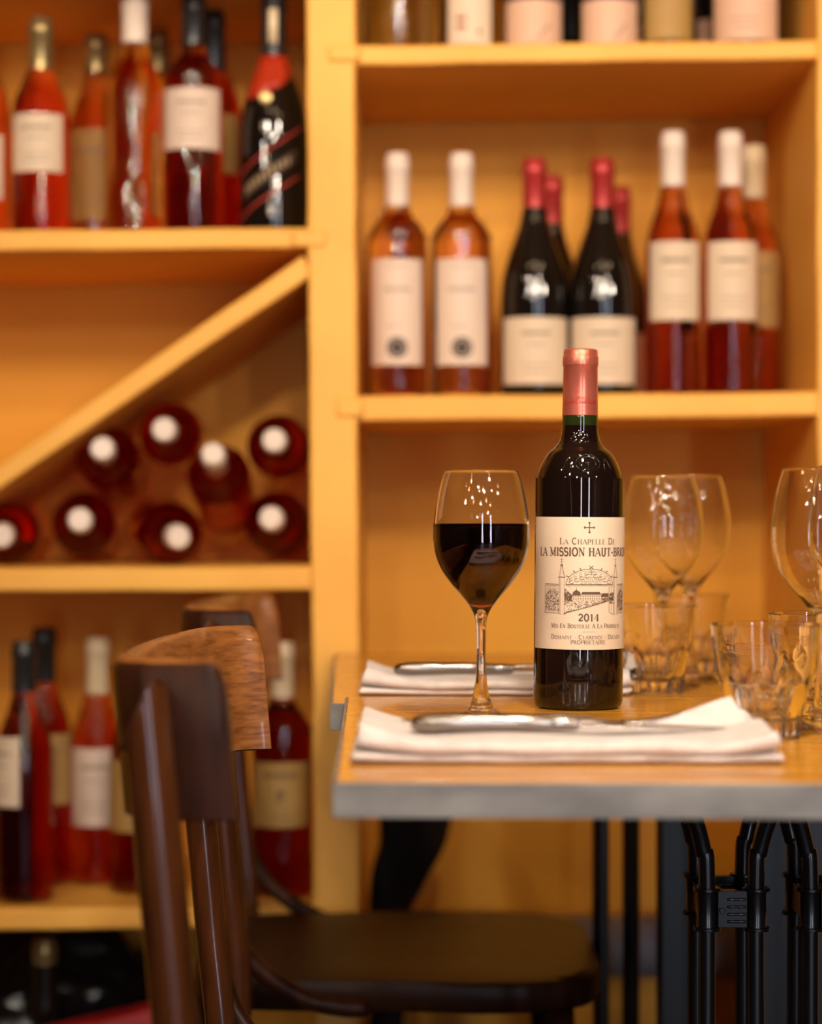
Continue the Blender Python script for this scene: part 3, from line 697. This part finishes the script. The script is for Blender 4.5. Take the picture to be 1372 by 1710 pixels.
# ------------------------------------------------------------------ lettering
def arc(cx, cy, rx, ry, a0, a1, n=10):
    return [(cx+rx*math.cos(math.radians(a0+(a1-a0)*k/n)), cy+ry*math.sin(math.radians(a0+(a1-a0)*k/n))) for k in range(n+1)]
G = {   # glyph: (width, [(thick?, polyline)], serif points)
 'A': (.86, [(0, [(.08, 0), (.42, 1)]), (1, [(.42, 1), (.76, 0)]), (0, [(.19, .34), (.64, .34)])], [(.08, 0), (.76, 0)]),
 'B': (.74, [(1, [(.18, 0), (.18, 1)]), (0, [(.18, 1), (.40, 1)]), (1, arc(.40, .76, .20, .24, 90, -90)), (0, [(.18, .52), (.40, .52)]), (1, arc(.40, .26, .25, .26, 90, -90)), (0, [(.18, 0), (.40, 0)])], [(.1, 0), (.1, 1)]),
 'C': (.78, [(1, arc(.42, .5, .32, .5, 60, 300, 16)), (0, [(.58, .93), (.66, .72)]), (0, [(.58, .07), (.68, .26)])], []),
 'D': (.84, [(1, [(.18, 0), (.18, 1)]), (0, [(.18, 1), (.38, 1)]), (1, arc(.38, .5, .36, .5, 90, -90, 14)), (0, [(.18, 0), (.38, 0)])], [(.1, 0), (.1, 1)]),
 'E': (.70, [(1, [(.18, 0), (.18, 1)]), (0, [(.08, 1), (.60, 1), (.62, .8)]), (0, [(.18, .52), (.46, .52)]), (0, [(.08, 0), (.62, 0), (.65, .22)]), (0, [(.46, .62), (.46, .42)])], []),
 'H': (.90, [(1, [(.20, 0), (.20, 1)]), (1, [(.70, 0), (.70, 1)]), (0, [(.2, .52), (.7, .52)])], [(.2, 0), (.2, 1), (.7, 0), (.7, 1)]),
 'I': (.42, [(1, [(.21, 0), (.21, 1)])], [(.21, 0), (.21, 1)]),
 'L': (.68, [(1, [(.20, 0), (.20, 1)]), (0, [(.08, 0), (.60, 0), (.63, .28)])], [(.2, 1)]),
 'M': (1.04, [(0, [(.18, 0), (.18, 1)]), (1, [(.18, 1), (.52, .05)]), (0, [(.52, .05), (.84, 1)]), (1, [(.84, 1), (.84, 0)])], [(.18, 0), (.84, 0), (.14, 1), (.88, 1)]),
 'N': (.92, [(0, [(.18, 0), (.18, 1)]), (1, [(.18, 1), (.74, 0)]), (0, [(.74, 0), (.74, 1)])], [(.18, 0), (.74, 1), (.14, 1)]),
 'O': (.88, [(1, arc(.44, .5, .34, .5, 0, 360, 22))], []),
 'P': (.72, [(1, [(.18, 0), (.18, 1)]), (0, [(.18, 1), (.42, 1)]), (1, arc(.42, .74, .22, .26, 90, -90)), (0, [(.18, .48), (.42, .48)])], [(.18, 0), (.1, 1)]),
 'R': (.82, [(1, [(.18, 0), (.18, 1)]), (0, [(.18, 1), (.42, 1)]), (1, arc(.42, .76, .20, .24, 90, -90)), (0, [(.18, .52), (.42, .52)]), (1, [(.42, .52), (.70, 0)])], [(.18, 0), (.1, 1), (.72, 0)]),
 'S': (.66, [(1, arc(.33, .74, .22, .26, 40, 250, 12)+arc(.33, .27, .24, .27, 75, -140, 12)), (0, [(.52, .95), (.54, .72)]), (0, [(.11, .02), (.10, .28)])], []),
 'T': (.78, [(1, [(.39, 0), (.39, 1)]), (0, [(.06, .78), (.08, 1), (.70, 1), (.72, .78)])], [(.39, 0)]),
 'U': (.86, [(1, [(.2, 1), (.2, .3)]+arc(.43, .3, .23, .3, 180, 360, 10)+[(.66, 1)])], [(.2, 1), (.66, 1)]),
 '0': (.72, [(1, arc(.36, .5, .25, .5, 0, 360, 20))], []),
 '1': (.56, [(1, [(.30, 0), (.30, 1)]), (0, [(.30, 1), (.14, .84)])], [(.30, 0)]),
 '2': (.72, [(1, arc(.36, .72, .22, .28, 165, -30, 10)+[(.12, .06)]), (1, [(.12, .05), (.60, .05)]), (0, [(.60, .05), (.62, .24)])], []),
 '4': (.74, [(1, [(.50, 0), (.50, 1)]), (0, [(.50, 1), (.08, .28), (.68, .28)])], [(.50, 0)]),
 '-': (.46, [(1, [(.08, .42), (.38, .42)])], []),
 '.': (.40, [(1, [(.16, .42), (.24, .42)])], []),
 ' ': (.42, [], []),
}
class Ink:
    """collects thin strokes wrapped around a cylinder"""
    def __init__(s, r, rot): s.bm = bmesh.new(); s.r = r; s.rot = rot; s.lay = 0
    def v(s, u, z): return s.bm.verts.new(wrap(s.r+s.lay, u, z, s.rot))
    def stroke(s, pts, wd):
        s.lay = (s.lay+.0000012) % .00006
        P = []
        for a, c in zip(pts, pts[1:]):
            n = max(1, int(abs(c[0]-a[0])/.0025))
            P += [(a[0]+(c[0]-a[0])*k/n, a[1]+(c[1]-a[1])*k/n) for k in range(n)]
        P.append(pts[-1]); L = []
        for i, p in enumerate(P):
            a = P[max(i-1, 0)]; c = P[min(i+1, len(P)-1)]; dx, dz = c[0]-a[0], c[1]-a[1]; l = math.hypot(dx, dz) or 1
            L.append((s.v(p[0]-dz/l*wd/2, p[1]+dx/l*wd/2), s.v(p[0]+dz/l*wd/2, p[1]-dx/l*wd/2)))
        for A, B in zip(L, L[1:]): s.bm.faces.new((A[0], A[1], B[1], B[0]))
    def fill(s, pts, step=.00028):     # solid area drawn as close horizontal strokes
        z = min(p[1] for p in pts); zt_ = max(p[1] for p in pts)
        while z < zt_:
            xs = []
            for (ax, az), (cx_, cz_) in zip(pts, pts[1:]+pts[:1]):
                if (az <= z < cz_) or (cz_ <= z < az): xs.append(ax+(cx_-ax)*(z-az)/(cz_-az))
            xs.sort()
            if len(xs) >= 2: s.stroke([(xs[0], z), (xs[-1], z)], step*1.1)
            z += step
    def poly(s, pts):
        s.lay = (s.lay+.0000012) % .00006; s.bm.faces.new([s.v(*p) for p in pts])
    def text(s, txt, zc, h, width, thick=.17, thin=.07, small=False, uc=0):
        sizes = []; prev = ' '
        for ch_ in txt:
            big = (not small) or prev in ' ' ; sizes.append(1.0 if big or ch_ in ' ' else .78); prev = ch_
        adv = [G[c][0]*sz for c, sz in zip(txt, sizes)]
        k = width/(sum(adv)*h); u = uc-width/2
        for c, sz, ad in zip(txt, sizes, adv):
            w_, strokes, ser = G[c]
            f = lambda p: (u+p[0]*sz*h*k, zc-h/2+p[1]*sz*h)
            for tk, pl in strokes: s.stroke([f(p) for p in pl], (thick if tk else thin)*h*sz)
            for p in ser: s.stroke([f((p[0]-.14, p[1])), f((p[0]+.14, p[1]))], thin*h*sz)
            u += ad*h*k
# ------------------------------------------------------------------ the main bottle
mb = thing('red_wine_bottle', 'full red wine bottle with copper-red capsule and ivory 2014 label on the near table', 'wine bottle', (X(964.5, 1.85), 1.85, TZ+.0004))
mb.rotation_euler = (0, math.radians(.45), 0)
bp = smooth_prof([(0, .012), (.018, .010), (.030, .001), (.0325, 0, 1), (.0357, .0016), (.0372, .006, 1), (.0372, .176), (.0368, .1845), (.0355, .1920), (.0323, .2015), (.0272, .2110), (.0213, .2165), (.0176, .2210), (.0157, .2265), (.0150, .233), (.0148, .2425), (.0140, .2445), (.0136, .262), (.0132, .296), (0, .296)], 6)
mg = mat('dark_bottle_glass', (.006, .003, .0025), .025, ior=1.55, coat=0)
nt = mg.node_tree; bs = nt.nodes['Principled BSDF']
tc = nt.nodes.new('ShaderNodeTexCoord'); sx = nt.nodes.new('ShaderNodeSeparateXYZ'); nt.links.new(tc.outputs['Object'], sx.inputs[0])
gt = nt.nodes.new('ShaderNodeMath'); gt.operation = 'GREATER_THAN'; gt.inputs[1].default_value = .2348; nt.links.new(sx.outputs[2], gt.inputs[0])
mx = nt.nodes.new('ShaderNodeMixRGB'); mx.inputs[1].default_value = (.006, .0025, .002, 1); mx.inputs[2].default_value = (.016, .022, .004, 1)
nt.links.new(gt.outputs[0], mx.inputs[0]); nt.links.new(mx.outputs[0], bs.inputs['Base Color'])
b = bmesh.new(); lathe(b, bp, 112); body = obj('body', b, mg, mb, auto=1.0)
# raised crest moulded on the shoulder
I = Ink(.001, 0)
b = bmesh.new()
def on_glass(u_ang, z):
    r = next((r0+(r1-r0)*(z-z0)/(z1-z0) for (r0, z0), (r1, z1) in zip(bp, bp[1:]) if z0 <= z <= z1 and z1 > z0), .02)+.0002
    return Vector((r*math.sin(u_ang), -r*math.cos(u_ang), z))
for rad_ in (.0085, .0060):
    tube(b, [on_glass(.14+rad_/.031*1.15*math.cos(2*PI*k/28), .203+rad_*.85*math.sin(2*PI*k/28)) for k in range(29)], .00045, 6)
tube(b, [on_glass(.14+a_, .203) for a_ in (-.12, -.06, 0, .06, .12)], .0006, 6); tube(b, [on_glass(.14, z) for z in (.199, .203, .207)], .0006, 6)
for sg in (-1, 1):
    tube(b, [on_glass(.14+sg*(.42+.22*k/8), .197+.010*math.sin(k/8*PI)) for k in range(9)], .0004, 6)
obj('crest', b, M['black_glass'], body)
cp = [(.0142, .2430), (.0150, .2432), (.01460, .262), (.01430, .2838), (.01455, .2842), (.0149, .2850), (.01495, .2860), (.01495, .2912), (.0147, .2922), (.01425, .2930), (.01425, .2968), (.0138, .2979), (.0130, .2984), (0, .2983)]
b = bmesh.new(); lathe(b, cp, 80); cap = obj('capsule', b, M['copper_foil'], mb, auto=.9)
lr = math.radians(8.5)
I = Ink(.01475, math.radians(-17)); I.stroke([(-.0018, .2622), (.0018, .2622)], .0006); I.stroke([(0, .2604), (0, .2640)], .0006)
for a_, c_ in ((-.0018, .2622), (.0018, .2622), (0, .2604), (0, .2640)): I.poly([(a_-.0005, c_), (a_, c_+.0005), (a_+.0005, c_), (a_, c_-.0005)])
obj('cross_emblem', I.bm, M['red_ink'], cap)
I = Ink(.01505, math.radians(-6)); I.text('LA CHAPELLE DE', .2572, .0019, .0170); I.text('LA MISSION HAUT-BRION', .2538, .0024, .0310, thick=.24, thin=.12)
I.stroke([(-.016, .2500), (.018, .2500)], .0002); I.stroke([(-.016, .2470), (.018, .2470)], .0002)
obj('capsule_lettering', I.bm, M['red_ink'], cap)
b = bmesh.new(); patch(b, .0374, lr-math.radians(86), lr+math.radians(86), .0500, .1585, .0002, 64)
lab = obj('label', b, M['main_label'], mb, auto=.8)
LR = .03768
I = Ink(LR, lr)     # cross
I.stroke([(-.0042, .1500), (.0042, .1500)], .0009); I.stroke([(0, .1458), (0, .1542)], .0009)
for dx_, dz_ in ((1, 0), (-1, 0), (0, 1), (0, -1)):
    ex, ez = dx_*.0036, .15+dz_*.0036; tx_, tz_ = dx_*.0014, dz_*.0014
    nx_, nz_ = dz_*.0014, dx_*.0014
    I.poly([(ex+tx_, ez+tz_), (ex+nx_, ez+nz_), (ex-tx_*.3, ez-tz_*.3), (ex-nx_, ez-nz_)])
obj('cross_emblem', I.bm, M['brown_ink'], lab)
I = Ink(LR, lr)
I.text('LA CHAPELLE DE', .1388, .0050, .0505, small=True)
I.text('LA MISSION HAUT-BRION', .1300, .0066, .0930, thick=.2, thin=.09)
I.text('2014', .0763, .0056, .0182, thick=.22, thin=.1)
I.text('MIS EN BOUTEILLE A LA PROPRIETE', .0694, .0036, .0650, small=True)
I.stroke([(-.0065, .0645), (.0060, .0645)], .00018)
I.text('DOMAINE . CLARENCE . DILLON', .0603, .0034, .0650, small=True)
I.text('PROPRIETAIRE', .0560, .0030, .0300)
obj('lettering', I.bm, M['brown_ink'], lab)
# engraving of the estate gate
E = Ink(LR, lr); th = .00022
z0, z1 = .0800, .1015        # wall band
def U(px): return (px-620)*.0795/860       # from the 1163 px wide crop of the label
def ZZ(py): return .1585-(py-103)/1500*.1085
def S(pts, wd=th): E.stroke([(U(a), ZZ(c)) for a, c in pts], wd)
random.seed(5)
for x0 in (350, 880):         # gate pillars
    S([(x0, 790), (x0, 1205)], .0005); S([(x0+48, 790), (x0+48, 1210)]); S([(x0, 1205), (x0+48, 1212)]); S([(x0+12, 800), (x0+12, 1200)])
    S([(x0-12, 785), (x0+58, 785)], .0008); S([(x0-4, 775), (x0+18, 660)], .0003); S([(x0+48, 775), (x0+26, 660)], .0005)
    S([(x0+8, 655), (x0+36, 655)], .0009); S([(x0+22, 655), (x0+22, 565)], .0003); S([(x0+4, 585), (x0+40, 585)], .0003); S([(x0+14, 612), (x0+30, 612)], .0006)
    S([(x0+12, 640), (x0+34, 640)], .0005)
    for k in range(8): S([(x0+4+k, 775-k*14), (x0+12+k*1.2, 770-k*14)])
S(arc(640, 865, 225, -175, 0, 180, 30), .0005); S(arc(640, 865, 205, -155, 0, 180, 30))
S([(415, 868), (865, 868)], .0007); S([(415, 880), (865, 880)])
for sg in (-1, 1):
    for k in range(4):
        cx_ = 640+sg*(40+k*45); cy_ = 840-(3-k)*22
        S(arc(cx_, cy_, 20, 18, 0, 300, 12), .0004); S(arc(cx_+sg*8, cy_+8-40, 13, 12, 40, 320, 10), .0003)
    for a_ in (28, 50, 66): 
        ca, sa = math.cos(math.radians(a_)), math.sin(math.radians(a_))
        S([(640+sg*225*ca, 865-175*sa), (640+sg*255*ca, 865-205*sa)], .0007)
S([(622, 655), (658, 690)], .0006); S([(658, 655), (622, 690)], .0006)
S([(640, 700), (640, 760)], .0004); S([(612, 725), (668, 725)], .0004); S([(600, 750), (680, 750)], .0004)
for r_ in range(4):
    for k in range(12):
        x_ = 545+k*17+random.uniform(-3, 3); y_ = 775+r_*24
        S([(x_, y_), (x_+random.uniform(-6, 6), y_+14), (x_+9, y_+12)], .00035)
for xa_, xb_ in ((192, 350), (928, 1050)):      # walls, railings and vines outside the gate
    S([(xa_, 865), (xb_, 865)], .0005); S([(xa_, 880), (xb_, 880)]); S([(xa_, 1190), (xb_, 1190)]); S([(xa_, 1196), (xb_, 1196)])
    S([(xa_, 865), (xa_, 1195)]); S([(xb_, 865), (xb_, 1195)])
    n_ = int((xb_-xa_)/9)
    for k in range(n_): S([(xa_+k*9, 870), (xa_+k*9, 1180)], .00014)
    for k in range(260):
        x_ = random.uniform(xa_+8, xb_-4); f_ = (x_-xa_)/(xb_-xa_)
        top_ = 1010-90*math.sin(min(1, f_*1.1)*PI*.8)
        y_ = random.uniform(top_, 1170); S([(x_-5, y_), (x_+5, y_-6)], .0004)
for k in range(170):
    x_ = random.uniform(402, 470); y_ = random.uniform(915+(x_-402)*1.1, 1060); S([(x_-5, y_+3), (x_+5, y_-3)], .0005)
S([(400, 868), (455, 895), (455, 920)]); S([(398, 1208), (470, 1150)], .0004); S([(398, 1195), (820, 1048)], .0006)
for k in range(150):
    f_ = random.random(); x_ = 405+f_*400; hi_ = 1050-f_*4; lo_ = 1190-f_*140
    y_ = random.uniform(hi_, lo_); S([(x_-6, y_+2), (x_+6, y_-2)], .0004)
for k in range(26):
    f_ = k/26; x_ = 405+f_*400; S([(x_, 1192-f_*142), (x_, 1176-f_*136)], .0004)
S([(475, 990), (735, 990)]); S([(475, 1040), (735, 1040)]); S([(735, 985), (735, 1040)])   # the chateau
for k in range(12):
    for y_ in (1003, 1025): S([(484+k*21, y_-6), (484+k*21, y_+6)], .0007)
E.fill([(U(a), ZZ(c)) for a, c in ((470, 988), (478, 950), (508, 925), (540, 950), (548, 988))])
E.fill([(U(a), ZZ(c)) for a, c in ((548, 978), (560, 950), (720, 950), (735, 978))])
E.fill([(U(a), ZZ(c)) for a, c in ((735, 1005), (740, 965), (815, 965), (815, 1005))])
S([(508, 928), (508, 900)], .0004)
for k in range(60):
    x_ = random.uniform(740, 850); S([(x_-5, random.uniform(1010, 1045)), (x_+5, random.uniform(1010, 1045))], .0004)
S([(822, 900), (822, 1180)], .0004); S([(822, 900), (878, 880)]); S([(822, 1180), (880, 1212)], .0004); S([(850, 890), (850, 1195)])
for k in range(90):
    x_ = random.uniform(826, 876); y_ = random.uniform(960, 1080); S([(x_-5, y_+4), (x_+5, y_-4)], .0005)
obj('engraving', E.bm, M['brown_ink'], lab)

# ------------------------------------------------------------------ napkins and cutlery
def napkin(label, x0, x1, y0, depth, z, seed, flare_l=.010, flare_r=.008, flap=True):
    t = thing('napkin', label, 'napkin', ((x0+x1)/2, y0, z), 0, 'folded white napkins')
    W = x1-x0; n = 46
    path = []
    def line(a, c, m):
        for k in range(m): path.append((a[0]+(c[0]-a[0])*k/m, a[1]+(c[1]-a[1])*k/m))
    line((depth, .0014), (.003, .0014), 10)
    path += [(.0008, .0022), (.0008, .0034)]
    line((.003, .0042), (depth-.004, .0046), 10)
    path += [(depth-.001, .0054), (depth-.0015, .0064)]
    line((depth-.004, .0070), (.003, .0070), 10)
    path += [(.0002, .0076), (-.0012, .0094), (-.0004, .0116), (.002, .0130)]
    line((.006, .0136), (depth*.97, .0122), 12); path.append((depth*.97, .0122))
    b = bmesh.new(); rows = []
    for i in range(n+1):
        u = i/n; row = []
        e1 = max(0, 1-u/.17)**1.6; e2 = max(0, 1-(1-u)/.15)**1.6
        for k, (yy, zz) in enumerate(path):
            lv = zz/.0126
            px_ = -W/2+W*u
            nz = noise.noise(Vector((u*4+seed, yy*25, lv*2)))
            nz2 = noise.noise(Vector((u*9+seed, lv*3, 7)))
            zq = zz*(1+.20*nz)+(flare_l*e1+flare_r*e2)*lv**1.3*(1+.3*nz)
            yq = yy+.0035*nz2*(1-yy/depth)+e1*.006*lv
            xq = px_+(.006*e1*(-1)*(1-lv)*1.0+.005*e2*(1-lv)*(1+nz2))+.004*nz2*(e1+e2)
            row.append(b.verts.new((xq, yq, max(zq, .0013))))
        rows.append(row)
    for A, B in zip(rows, rows[1:]):
        for k in range(len(path)-1): b.faces.new((A[k], B[k], B[k+1], A[k+1]))
    nk = obj('cloth', b, M['linen'], t, solid=.0040, sub=1)
    if flap:
        b = bmesh.new(); m = 12; G_ = []
        A0, B0, C0, D0 = Vector((W/2-.088, .075, .0135)), Vector((W/2-.006, .060, .0170)), Vector((W/2-.018, .090, .0365)), Vector((W/2-.028, .092, .0330))
        for i in range(m+1):
            r_ = []
            for j in range(m+1):
                u, v = i/m, j/m
                p = (A0*(1-u)+B0*u)*(1-v)+(D0*(1-u)+C0*u)*v
                p.z += -.003*math.sin(PI*u)*(1-v)+.0012*noise.noise(p*40); r_.append(b.verts.new(p))
            G_.append(r_)
        for i in range(m):
            for j in range(m): b.faces.new((G_[i][j], G_[i+1][j], G_[i+1][j+1], G_[i][j+1]))
        obj('turned_corner', b, M['linen'], t, solid=.0016, sub=1)
    return t
def loft(bm, secs, seg=20):
    """secs: (x, y, z, half width y, half height z, power)"""
    rings = []
    for x, y, z, hy, hz in secs:
        ring = []
        for k in range(seg):
            a = 2*PI*k/seg; ca, sa = math.cos(a), math.sin(a)
            ring.append(bm.verts.new((x, y+hy*math.copysign(abs(ca)**.8, ca), z+hz*math.copysign(abs(sa)**.8, sa))))
        rings.append(ring)
    for A, B in zip(rings, rings[1:]):
        for k in range(seg): bm.faces.new((A[k], A[(k+1)%seg], B[(k+1)%seg], B[k]))
    bm.faces.new(rings[0][::-1]); bm.faces.new(rings[-1])
def knife(label, x, y, z, rz=0):
    t = thing('table_knife', label, 'knife', (x, y, z), rz, 'table knives')
    b = bmesh.new(); loft(b, [(0, 0, .0055, .0035, .0022), (.003, 0, .0060, .0070, .0052), (.012, 0, .0066, .0088, .0066), (.035, 0, .0066, .0080, .0064), (.07, 0, .0066, .0070, .0058), (.094, 0, .0064, .0064, .0052), (.0955, 0, .0062, .0058, .0046)])
    obj('handle', b, M['cutlery'], t, auto=.9)
    b = bmesh.new(); loft(b, [(.0957, 0, .0062, .0066, .0050), (.100, 0, .0062, .0068, .0050), (.110, 0, .0060, .0066, .0046), (.1125, 0, .0058, .0060, .0036)]); obj('bolster', b, M['cutlery'], t, auto=.9)
    b = bmesh.new(); loft(b, [(.1125, 0, .0050, .0058, .0012), (.14, .0005, .0046, .0080, .0010), (.18, .0008, .0040, .0078, .0009), (.205, .0002, .0035, .0050, .0007), (.216, -.002, .0032, .0012, .0004)]); obj('blade', b, M['cutlery'], t, auto=.9)
    return t
def fork(label, x, y, z, rz=0):
    t = thing('table_fork', label, 'fork', (x, y, z), rz, 'table forks')
    b = bmesh.new(); loft(b, [(0, 0, .003, .0040, .0008), (.01, 0, .003, .0078, .0013), (.04, 0, .0035, .0055, .0016), (.085, 0, .0062, .0032, .0018), (.118, 0, .0072, .0030, .0016), (.135, 0, .0056, .0075, .0012), (.150, 0, .0030, .0118, .0009), (.160, 0, .0026, .0122, .0008)]); obj('handle', b, M['cutlery'], t, auto=.9)
    for k in range(4):
        yy = -.0098+k*.0065
        b = bmesh.new(); tube(b, spline([(.159, yy, .0026), (.175, yy*.97, .0036), (.19, yy*.93, .0062), (.203, yy*.9, .0098)], 4), [.0013]*4+[.0012]*4+[.0010]*4+[.0006], 8, .7); obj('tine', b, M['cutlery'], t)
    return t
napkin('folded white napkin at the front of the near table under knife and fork', X(598, 1.43), X(1300, 1.43), 1.430, .165, TZ, 3.0)
knife('silver handled knife lying on the near napkin', X(686, 1.49), 1.490, TZ+.0150, math.radians(-1))
fork('silver fork lying on the near napkin beside the knife, tines right', X(655, 1.55), 1.545, TZ+.0145, math.radians(-3))
napkin('folded white napkin on the far table behind the wine glass and wine bottle', X(608, 2.03), X(1052, 2.03), 2.030, .145, TZ2, 11.0, flap=False)
knife('silver handled knife lying on the far napkin behind the wine glass stem', X(657, 2.08), 2.085, TZ2+.0150, math.radians(2))
fork('silver fork on the far napkin partly hidden behind the wine bottle', X(712, 2.12), 2.125, TZ2+.0145, math.radians(2))

# ------------------------------------------------------------------ added key spotlights behind the camera (seen only as sparkles in the glass)
sp = None
for p, tg in zip(SPOTS, SPOT_AIM):
    d = (Vector(tg)-Vector(p)).normalized()
    if sp is None:
        sp = t = thing('added_key_spotlight', '', 'spotlight')
        b = bmesh.new(); lathe(b, [(0, -.115), (.030, -.113), (.040, -.100), (.056, -.02), (.060, .012), (.057, .012), (.053, -.01), (.050, -.012), (0, -.012)], 24); obj('housing', b, M['iron'], sp)
        b = bmesh.new(); tube(b, [(0, 0, -.11), (0, .0, -.15)], .006, 8); obj('bracket', b, M['iron'], sp)
    else:
        t = sp.copy(); C.objects.link(t)
        for chd in sp.children:
            c = chd.copy(); C.objects.link(c); c.parent = t
    t.location = Vector(p)-d*.004; t.rotation_euler = d.to_track_quat('Z', 'Y').to_euler()
    tag(t, 'small black spotlight added behind the viewer to throw the key light', 'spotlight', 'added key spotlights behind the viewer')

# glowing bulbs on cords nearer the tables, above the frame
bp0 = None
for p in BULBS:
    if bp0 is None:
        bp0 = t = thing('pendant_bulb', '', 'pendant lamp')
        b = bmesh.new(); lathe(b, smooth_prof([(0, -.032), (.018, -.027), (.030, -.004), (.026, .014), (.013, .032)], 4)+[(0, .032)], 20); obj('bulb', b, M['bulb'], t)
        b = bmesh.new(); lathe(b, [(0, .032), (.015, .032), (.014, .06), (.003, .066), (.0015, .07), (.0015, .25), (0, .25)], 12); obj('cord', b, M['iron'], t)
    else:
        t = bp0.copy(); C.objects.link(t)
        for chd in bp0.children:
            c = chd.copy(); C.objects.link(c); c.parent = t
    t.location = p
    tag(t, 'small glowing bulb on a black cord above the tables', 'pendant lamp', 'pendant bulbs in the dining room')
